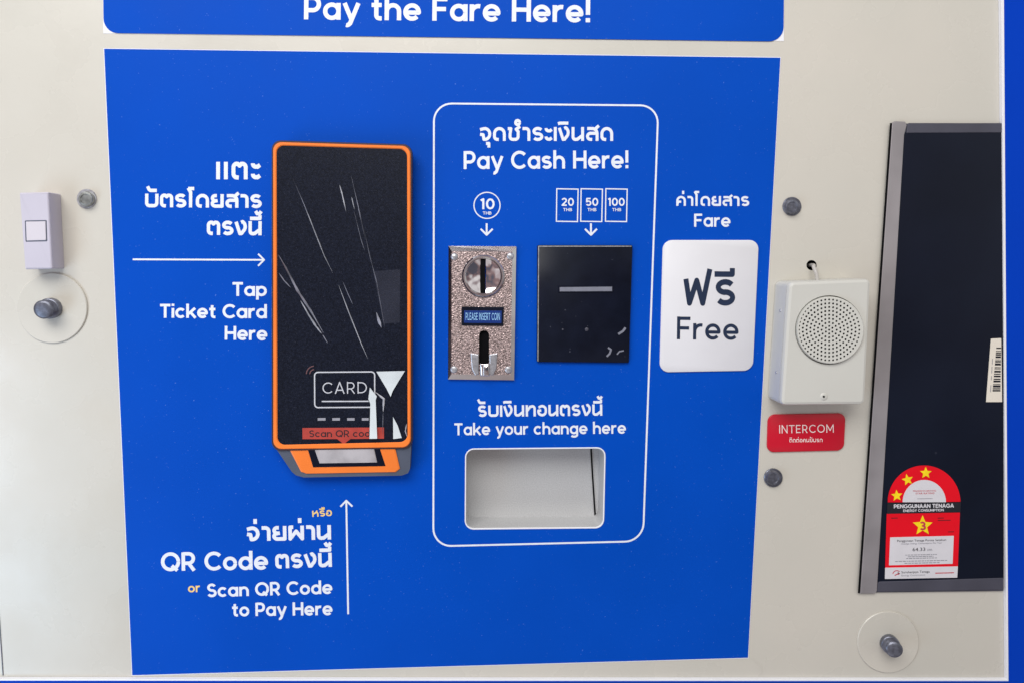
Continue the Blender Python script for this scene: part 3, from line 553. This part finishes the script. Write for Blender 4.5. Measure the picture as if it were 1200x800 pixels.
for x, y in ((532.5, 301), (598, 300.5), (532, 432.6), (595.8, 432.8)):
    mb = MB(); dome(mb, x, y, 4.3, CH - .0001, .0016); mb.build('screw', 'steel', ca, True)

# ------------------------------------------------------------------ banknote acceptor
BH = .004
ba = thing('banknote_acceptor', 'flat glossy black banknote acceptor with a pale horizontal slot', 'bill acceptor', P(685, 356, 0))
mb = MB(); plate(mb, rr([(629.8, 287.5), (741.5, 287.5), (737.3, 425), (629, 424)], 1.8), H + .0001, BH, .0009); pl = mb.build('faceplate', 'black_plastic', ba, True)
mb = MB(); pxline(mb, [(630.4, 423), (631.2, 288.8), (740, 288.8)], 1.1, BH); mb.build('edge_trim', 'steel', pl)
mb = MB(); ringplate(mb, [(654, 335), (719, 334.4), (719, 342.8), (654, 343.2)], [(655.8, 336.6), (717.4, 336), (717.4, 341.4), (655.8, 341.8)], BH - .0002, BH + .0006, .0002); mb.build('slot_rim', 'black_plastic', pl)
mb = MB(); plate(mb, [(655.4, 336.2), (717.8, 335.6), (717.8, 341.8), (655.4, 342.2)], BH - .0002, BH + .0002, .0001); mb.build('note_slot', 'slot_grey', pl)
for pts, wd in (([(711, 417.5), (714.5, 414), (716, 409.5), (712.5, 407)], 2.2), ([(723, 415), (726, 411.6), (731, 410.6)], 1.6), ([(724.5, 391.5), (730, 388), (733, 384)], 2.6)):
    mb = MB(); q = [Vector(p) for p in pts]
    for a, b in zip(q, q[1:]): pass
    pxline(mb, pts, wd, BH + .0001); mb.build('scuff_mark', 'slot_grey', pl)
mb = MB(); dome(mb, 687.5, 386, 2.2, BH, .0006, 14, 3); mb.build('status_light', 'bezel', pl, True)  # low dome standing in for a blurry reflection on the plate
mb = MB(); dome(mb, 659.5, 386, 1.0, BH, .0003, 10, 3); mb.build('status_light', 'bezel', pl, True)  # smaller dot of the same kind

# ------------------------------------------------------------------ change tray
ct = thing('change_tray', 'grey metal change tray recessed in the panel behind a white rounded rim', 'tray', P(627, 572, 0))
mb = MB(); ringplate(mb, rr([(545, 525), (710, 523.4), (708, 618.6), (544.5, 620.2)], 10.5), rr(TRAY, 9), H + .00005, .0012, .0003, 0); mb.build('rim', 'white_edge', ct, True)
DP = .03
mb = MB(); a = tray_hole; loops(mb, [setH(a, -.00005), setH(a, -DP)], cap=False); mb.build('tray_wall', 'tray', ct, True)
mb = MB(); sheet(mb, [setH(inset(a, -.002), -DP)], -DP); mb.build('back_plate', 'tray', ct)
mb = MB(); pxline(mb, [(692.6, 524), (694.6, 560), (698.2, 615)], 1.9, -DP + .001); mb.build('corner_gap', 'dark_gap', ct)

# ------------------------------------------------------------------ doorbell style push button
pb = thing('push_button', 'lilac plastic wall push button with square key, left of panel', 'push button', P(50, 270, 0))
BD = .019
mb = MB(); plate(mb, rr([(22.3, 226), (56.5, 225.2), (61.2, 315.2), (29, 316)], 1.5, 4), .0001, BD, .0012); bo = mb.build('housing', 'lilac', pb)
mb = MB(); ringplate(mb, rr([(28.9, 258.6), (54.4, 258.2), (55.2, 283), (29.8, 283.6)], 1, 3), rr([(30, 259.8), (53.4, 259.4), (54.1, 281.9), (30.9, 282.5)], .8, 3), BD - .0003, BD + .0003, .0002); mb.build('key_rim', 'grey_body', pb)
mb = MB(); plate(mb, rr([(30.3, 260.1), (53.1, 259.7), (53.8, 281.6), (31.2, 282.2)], .8, 3), BD - .0003, BD + .0007, .0003); mb.build('key', 'lilac_button', pb)

# ------------------------------------------------------------------ bolts
def bolt(label, x, y, r, m, hx):
    b = thing('bolt', label, 'bolt', P(x, y, 0), 'flat bolts in the cream wall')
    mb = MB(); o = W2(circ(x, y, r, 32), .0015); loops(mb, [setH(o, .0001), setH(o, .001), setH(inset(o, .0006), .0016)]); mb.build('washer', 'dark_steel' if m == 'dark_steel' else 'steel', b, True)
    mb = MB(); o = W2(circ(x - hx, y + .3, r * .78, 24), .005)
    loops(mb, [setH(o, .0014), setH(o, .004), setH(inset(o, .0006), .0052), setH(inset(o, .0022), .0054), setH(inset(o, .0028), .0046)]); mb.build('head', m, b, True)
bolt('pale steel bolt head beside the lilac push button', 101, 233, 11.5, 'zinc', 1)
bolt('dark grey bolt right of the blue panel, level with the Fare heading', 928.5, 242, 11, 'dark_steel', 0)
bolt('dark grey bolt just below the red intercom sign', 906.5, 559.5, 11, 'dark_steel', 0)
def stud(label, x, y, r, tx_, ty_, hh, rb):
    b = thing('stud_bolt', label, 'bolt', P(x, y, 0), 'threaded studs on round washers')
    mb = MB(); o = W2(circ(x, y, r, 64), .0016); loops(mb, [setH(o, .0001), setH(o, .0011), setH(inset(o, .0006), .0017)]); mb.build('washer', 'wall', b, True)
    c0 = P(x, y, .0017); c1 = P(tx_, ty_, hh); d = c1 - c0
    def cyl(t0, t1, rad, name, m, bev=.0008, thr=0):
        mb = MB(); u = d.normalized(); e1 = u.cross(Vector((0, 0, 1))).normalized(); e2 = u.cross(e1); ls = []
        prof = [(t0, rad)]
        for k in range(1, thr): prof.append((t0 + (t1 - t0) * k / thr, rad * (.9 if k % 2 else 1)))
        L = d.length; prof += [(t1 - bev / L, rad), (t1 - bev * .3 / L, rad - bev * .6), (t1, rad - bev * 1.6), (t1 + .01, rad * .3)]
        for t, q in prof: ls.append([c0 + d * t + (e1 * cos(k * pi / 12) + e2 * sin(k * pi / 12)) * q for k in range(24)])
        loops(mb, ls); mb.build(name, m, b, True)
    cyl(-.02, .42, rb * 1.12, 'nut', 'dark_steel'); cyl(.4, 1, rb, 'stud', 'dark_steel', .0015, 9)
stud('dark stud on a large cream washer under the push button', 61, 361, 41, 50, 363, .017, .0083)
stud('dark stud on a large cream washer below the black display', 1041, 752, 36, 1048.5, 761, .020, .0080)

# ------------------------------------------------------------------ intercom
IH = .031
ic = thing('intercom', 'ivory intercom box with round perforated speaker grille', 'intercom', P(960, 400, 0))
IQ = [(925, 330.5), (1021, 326.8), (1014, 473.8), (915, 474.6)]
mb = MB(); o = W2(rr(IQ, 6, 6), IH); b = .003
GC = (971.8, 386.6)
gh = setH(W2(circ(*GC, 39.5, 48), IH), IH); hole_o = inset(gh, -.0006)
loops(mb, [setH(o, .0004), setH(o, IH - .0055)], cap=False)
o2 = inset(o, .0014); loops(mb, [setH(o2, IH - .0055), setH(o2, IH - .0045)], cap=False)
loops(mb, [setH(o2, IH - .0055), setH(o, IH - .0055)], cap=False)
loops(mb, [setH(o2, IH - .0045), setH(o, IH - .0045), setH(o, IH - b), setH(inset(o, b * .3), IH - b * .3), setH(inset(o, b), IH)], cap=False)
sheet(mb, [setH(inset(o, b), IH), hole_o], IH); loops(mb, [hole_o, setH(hole_o, IH - .003)], cap=False); mb.build('housing', 'ivory', ic, True)
mb = MB(); loops(mb, [setH(gh, IH - .002), setH(inset(gh, .0004), IH - .002), setH(inset(gh, .0005), IH + .0022), setH(inset(gh, .0009), IH + .0029), setH(inset(gh, .0016), IH + .0032)], cap=False)
R0 = 37.6; rim = inset(gh, .0016); GZ = IH + .0032
def gp(r, t): return P(GC[0] + r * cos(t), GC[1] + r * sin(t), GZ)
for k in range(0, 9):                                                 # one small cell of the perforated plate round every hole
    n = 1 if k == 0 else 6 * k; dr = R0 / 8.5; q = 1.3 if k < 8 else 1.2
    for j in range(n):
        if k == 0:
            lo = [gp(dr / 2, 2 * pi * a / 12) for a in range(12)]; li = [gp(q, 2 * pi * a / 12) for a in range(12)]
        else:
            t0 = 2 * pi * (j + (k % 2) * .5) / n; dt = pi / n; rm = k * dr; lo = []; li = []
            rim_pts = [(rm + dr / 2, -dt), (rm + dr / 2, -dt / 3), (rm + dr / 2, dt / 3), (rm + dr / 2, dt), (rm + dr / 6, dt), (rm - dr / 6, dt), (rm - dr / 2, dt), (rm - dr / 2, dt / 3), (rm - dr / 2, -dt / 3), (rm - dr / 2, -dt), (rm - dr / 6, -dt), (rm + dr / 6, -dt)]
            cx_, cy_ = rm * cos(t0), rm * sin(t0)
            for r_, d_ in rim_pts:
                x_, y_ = r_ * cos(t0 + d_), r_ * sin(t0 + d_); lo.append(gp(r_, t0 + d_))
                v_ = Vector((x_ - cx_, y_ - cy_)).normalized() * q; li.append(P(GC[0] + cx_ + v_.x, GC[1] + cy_ + v_.y, GZ))
        loops(mb, [lo, li, setH(li, GZ - .0008)], cap=False)
loops(mb, [setH(rim, GZ), setH([gp(R0 - .3, -2 * pi * a / 48) for a in range(48)], GZ - .00003)], cap=False)
mb.build('speaker_grille', 'ivory', ic, False)
mb = MB(); plate(mb, circ(*GC, 41, 32), IH - .005, IH - .0025, .0001, at=IH); mb.build('speaker_cone', 'dark_gap', ic)
mb = MB(); dome(mb, 965.6, 464.3, 4.6, IH - .0002, .0012, 24); sc = mb.build('screw', 'ivory', ic, True)
mb = MB(); plate(mb, circ(965.6, 464.3, 1.3, 10), IH + .0008, IH + .0013, .0001); mb.build('screw_recess', 'dark_gap', sc)
xl = [(o[k].x, o[k].z) for k in range(len(o))]
def leftx(z):                                                         # the housing's left edge at height z
    a, c = P(*IQ[0], IH), P(*IQ[3], IH); t = (z - a.z) / (c.z - a.z); return a.x + (c.x - a.x) * t
for yy in (364, 436):
    z = P(910, yy, .016).z; x = leftx(z); mb = MB()
    loops(mb, [[Vector((x - q, -.016 + r_ * cos(k * pi / 6), z + r_ * sin(k * pi / 6))) for k in range(12)] for q, r_ in ((-.0002, .0014), (.0005, .0012))]); mb.build('side_screw', 'steel', ic)
pts = [Vector((P(*HOLE).x + .001, .010, P(*HOLE).z)), Vector((P(*HOLE).x + .001, -.002, P(*HOLE).z)), P(953.5, 313, .008), P(955.5, 318, .012), P(957, 323, .013), P(958.5, 331, .014)]
pts[-1].z -= .004
cu = []
for i in range(len(pts) - 1):
    p0, p1, p2, p3 = pts[max(i - 1, 0)], pts[i], pts[i + 1], pts[min(i + 2, len(pts) - 1)]
    for k in range(6):
        t = k / 6; cu.append(.5 * ((2 * p1) + (p2 - p0) * t + (2 * p0 - 5 * p1 + 4 * p2 - p3) * t * t + (3 * p1 - p0 - 3 * p2 + p3) * t ** 3))
cu.append(pts[-1]); ls = []
for i, p in enumerate(cu):
    d = (cu[min(i + 1, len(cu) - 1)] - cu[max(i - 1, 0)]).normalized(); e1 = d.cross(Vector((1, 0, 0))).normalized(); e2 = d.cross(e1)
    ls.append([p + (e1 * cos(k * pi / 6) + e2 * sin(k * pi / 6)) * .0017 for k in range(12)])
mb = MB(); loops(mb, ls); mb.build('cable', 'cable', ic, True)

# ------------------------------------------------------------------ intercom sign
sg = thing('intercom_sign', 'red rounded plate reading INTERCOM under the speaker box', 'sign', P(945, 507, 0))
mb = MB(); plate(mb, rr([(900.3, 485.4), (991.2, 483.8), (989.2, 527.4), (898.8, 529.6)], 8.5), .0001, .0018, .0005); mb.build('plate', 'red_sign', sg, True)
text(sg, 'INTERCOM', (913, 507.3), (977.3, 506.3), 9.8, .002, 'pink_text', .75, 1.05)
text(sg, 'ติดต่อคนขับรถ', (925, 517.8), (964, 517.4), 4.1, .002, 'pink_text', .95, .7, unit=5)

# ------------------------------------------------------------------ display
dp = thing('display_monitor', 'large black display screen with aluminium side frame at right', 'monitor', P(1110, 420, 0))
XR = 1176                                                            # runs to the blue surround board
mb = MB(); plate(mb, [(1046, 145), (XR, 144.4), (XR, 692), (1008, 694)], .0001, .0020, .0004); mb.build('back_case', 'bezel', dp)
mb = MB(); plate(mb, [(1045.5, 144), (1049, 142.2), (1061, 142.6), (1063, 147), (1060, 158), (1028, 692), (1026, 695.2), (1008.2, 695.2)], .0021, .0036, .0008); mb.build('side_frame', 'alu', dp)
mb = MB(); pxline(mb, [(1044.2, 144.5), (1006.6, 694.5)], 2.6, .0034); mb.build('edge_seal', 'dark_gap', dp)
mb = MB(); plate(mb, rr([(1063.8, 144.4), (XR, 144.6), (XR, 155.5), (1062.8, 156)], [2, 0, 0, 0]), .0021, .0032, .0004); mb.build('top_bezel', 'bezel', dp)
mb = MB(); plate(mb, rr([(1029.6, 681), (XR, 676.6), (XR, 690.4), (1027.8, 693)], [2, 0, 0, 2]), .0021, .0032, .0005); mb.build('bottom_bezel', 'bezel', dp)
mb = MB(); plate(mb, [(1059.5, 155.4), (XR, 155), (XR, 678), (1028.5, 682)], .0021, .0027, .0001); mb.build('screen', 'black_glass', dp)
GH = .0028
# ------------------------------------------------------------------ energy label
el = thing('energy_label', 'red arched energy rating label with yellow stars on the display', 'label', P(1082, 610, GH))
L0, L1 = GH + .0001, GH + .0004
arch = [(1040.4, 588.4)] + circ(1083, 588, 42.6, 30, 43.2, 180, 0) + [(1125.6, 587)]
mb = MB(); plate(mb, arch[1:-1], L0, L1, .00005); mb.build('arch', 'red_label', el)
mb = MB(); plate(mb, circ(1083.2, 587.9, 25.4, 24, 26.2, 180, 0), L1, L1 + .00015, .00005); mb.build('arch_window', 'label_white', el)
for y, a, b in ((574.6, 1070, 1097), ):
    small(el, 'PENARAFAN BINTANG', (a, y + 1), (b, y + .6), 1.7, L1 + .0003, 'red_ink'); small(el, 'STAR RATING', (1073, y + 4), (1095, y + 3.6), 2.0, L1 + .0003, 'red_ink')
line_part(el, 'fine_print', [[(1075, 583.8), (1093, 583.6)]], 'grey_ink', L1 + .0003, .5)
mb = MB(); plate(mb, [(1040, 588.6), (1126, 587.2), (1125.4, 599.6), (1039.6, 601.4)], L0, L1, .00005); ns = mb.build('name_strip', 'ink', el)
text(ns, 'PENGGUNAAN TENAGA', (1047.6, 595), (1117.8, 594), 4.5, L1 + .0002, 'label_white', 1.5, .7)
text(ns, 'ENERGY CONSUMPTION', (1058.5, 599.3), (1106, 598.4), 2.9, L1 + .0002, 'label_white', 1.4, .7)
mb = MB(); plate(mb, [(1039.2, 601.6), (1125, 600), (1122.6, 663.4), (1037.4, 665)], L0, L1, .00005); mb.build('rating_panel', 'red_label', el)
mb = MB(); plate(mb, [(1043.2, 629), (1117.8, 627.2), (1116.4, 660), (1041.8, 661.8)], L1, L1 + .00015, .00005); wp = mb.build('data_box', 'label_white', el)
mb = MB(); plate(mb, [(1037.3, 664.6), (1122.6, 663), (1121.8, 676.2), (1037, 677.8)], L1, L1 + .00015, .00005); bs = mb.build('issuer_strip', 'label_white', el)
def star(x, y, r, rot=0):
    pts = []
    for k in range(10):
        t = radians(90 + rot + 36 * k); q = r if k % 2 == 0 else r * .45; pts.append((x + q * cos(t), y - q * sin(t)))
    mb = MB(); o = W2(pts, L1 + .0004); loops(mb, [setH(o, L1 + .0001), o]); return mb.build('star', 'yellow', el)
star(1051, 580.2, 6.9, 4); star(1063.6, 561.6, 6.9, 12); star(1085, 553.6, 7.1, 0); big = star(1081.3, 615.4, 12.2, 0)
text(big, '3', (1078.2, 620.4), (1085, 620.2), 9.5, L1 + .0006, 'red_ink', 1.5)
W1_ = L1 + .0003
small(wp, 'Penggunaan Tenaga Purata Setahun', (1051.5, 634.4), (1108.8, 633), 2.4, W1_, 'ink')
small(wp, 'Average Energy Consumption Per Year', (1056, 637.4), (1104, 636.2), 1.7, W1_, 'grey_ink')
small(wp, '64.33', (1069.5, 645.2), (1084.4, 644.8), 3.9, W1_, 'ink'); small(wp, 'kWh', (1087, 645), (1092.5, 644.8), 2.6, W1_, 'grey_ink')
mb = MB()
for a, b, y in ((1061, 1098, 649.4), (1064, 1094, 651.4), (1062, 1098, 653.4), (1049, 1110, 656.6), (1060, 1101, 659)):
    x = a
    while x < b:
        e = min(b, x + random.uniform(1.5, 4.5)); pxline(mb, [(x, y - (x - 1080) * .022), (e, y - (e - 1080) * .022)], .75, W1_); x = e + .8
mb.build('fine_print', 'grey_ink', wp)
mb = MB(); pxline(mb, circ(1051, 672.2, 4.6, 14, 4.2, 175, 45), .9, W1_); pxline(mb, [(1048.5, 673.6), (1052, 672), (1054, 671.5)], 1.1, W1_); mb.build('emblem', 'red_ink', bs)
mb = MB(); plate(mb, [(1052, 669.6), (1055, 671.6), (1052.4, 673)], L1 + .0002, W1_, .00002); mb.build('emblem', 'ink', bs)
small(bs, 'Suruhanjaya Tenaga', (1056.5, 671.2), (1089.5, 670.2), 2.6, W1_, 'ink'); small(bs, 'Energy Commission', (1056.5, 674.6), (1084, 673.8), 1.9, W1_, 'grey_ink')
mb = MB(); pxline(mb, [(1096, 671), (1118, 670.4)], 1.0, W1_); mb.build('fine_print', 'red_ink', bs)
mb = MB()
for a, b, y in ((1099, 1106, 606.5), (1099, 1114, 609.2), (1111, 1118, 622.6), (1044.5, 1052, 606.5)): line_part(el, 'fine_print', [[(a, y), (b, y - .2)]], 'dark_text', L1 + .0003, .7)

# ------------------------------------------------------------------ barcode sticker on the screen's right edge
bc = thing('barcode_sticker', 'pale paper sticker with a vertical barcode on the display edge', 'sticker', P(1166, 433, GH))
mb = MB(); plate(mb, [(1161.3, 396.8), (1173.4, 396.2), (1174.4, 470.6), (1155.6, 470.6)], GH + .0001, GH + .0004, .00005); st_ = mb.build('paper', 'paper', bc)
mb = MB(); y = 407.0
for t, g in ((1.6, 2.2), (.8, .9), (1.4, .6), (1.8, .7), (2.2, 1.6), (.8, .9), (1.8, 1.0), (2.6, 2.0), (1.2, 1.0), (.6, 1.2), (2.2, 1.2), (1.2, 1.0), (2.0, 1.6), (1.4, .8), (2.2, 1.8), (.8, .8), (2.6, .8), (1.4, .7), (1.8, 1.6), (2.2, 1.2), (1.8, 1)):
    xa = 1167.6 - (y - 407) * .088; xb = 1173.2 - (y - 407) * .016
    plate(mb, [(xa, y), (xb, y), (xb, y + t), (xa, y + t)], GH + .0004, GH + .0005, .00002); y += t + g
    if y > 459: break
mb.build('barcode', 'ink', st_)
mb = MB()
for a, b in ((420, 427), (429, 437), (440, 445), (451, 459)): pxline(mb, [(1164.6 - (a - 396) * .06, a), (1164.6 - (b - 396) * .06, b)], .7, GH + .0005)
mb.build('fine_print', 'grey_ink', st_)

# ------------------------------------------------------------------ blue surround board with white edges (right and bottom)
sb = thing('surround_board', 'blue surround board with thin white inner edge along right and bottom', 'board', P(1190, 790, 0))
SH = .0042
cx, cy = 1178.6, 794.5
mb = MB(); o = [P(1174.8, -260, SH), P(1640, -260, SH), P(1640, 1150, SH), P(-420, 1150, SH), P(-420, 796.6, SH), P(600, 797.2, SH), P(1181.8, 797.4, SH)]
sheet(mb, [o], SH - .0004); loops(mb, [setH(o, .0002), setH(o, SH - .0004)], cap=False); mb.build('board', 'blue_board', sb)
mb = MB()
o = W2([(1171.6, -260), (1175, -260), (1182, 797.6), (600, 797.4), (-420, 796.8), (-420, 794.9), (600, 795.5), (1180, 795.6)], SH)
loops(mb, [setH(o, .0002), setH(o, SH - .0002), setH(inset(o, .0002), SH)]); mb.build('edge_strip', 'white_edge', sb)
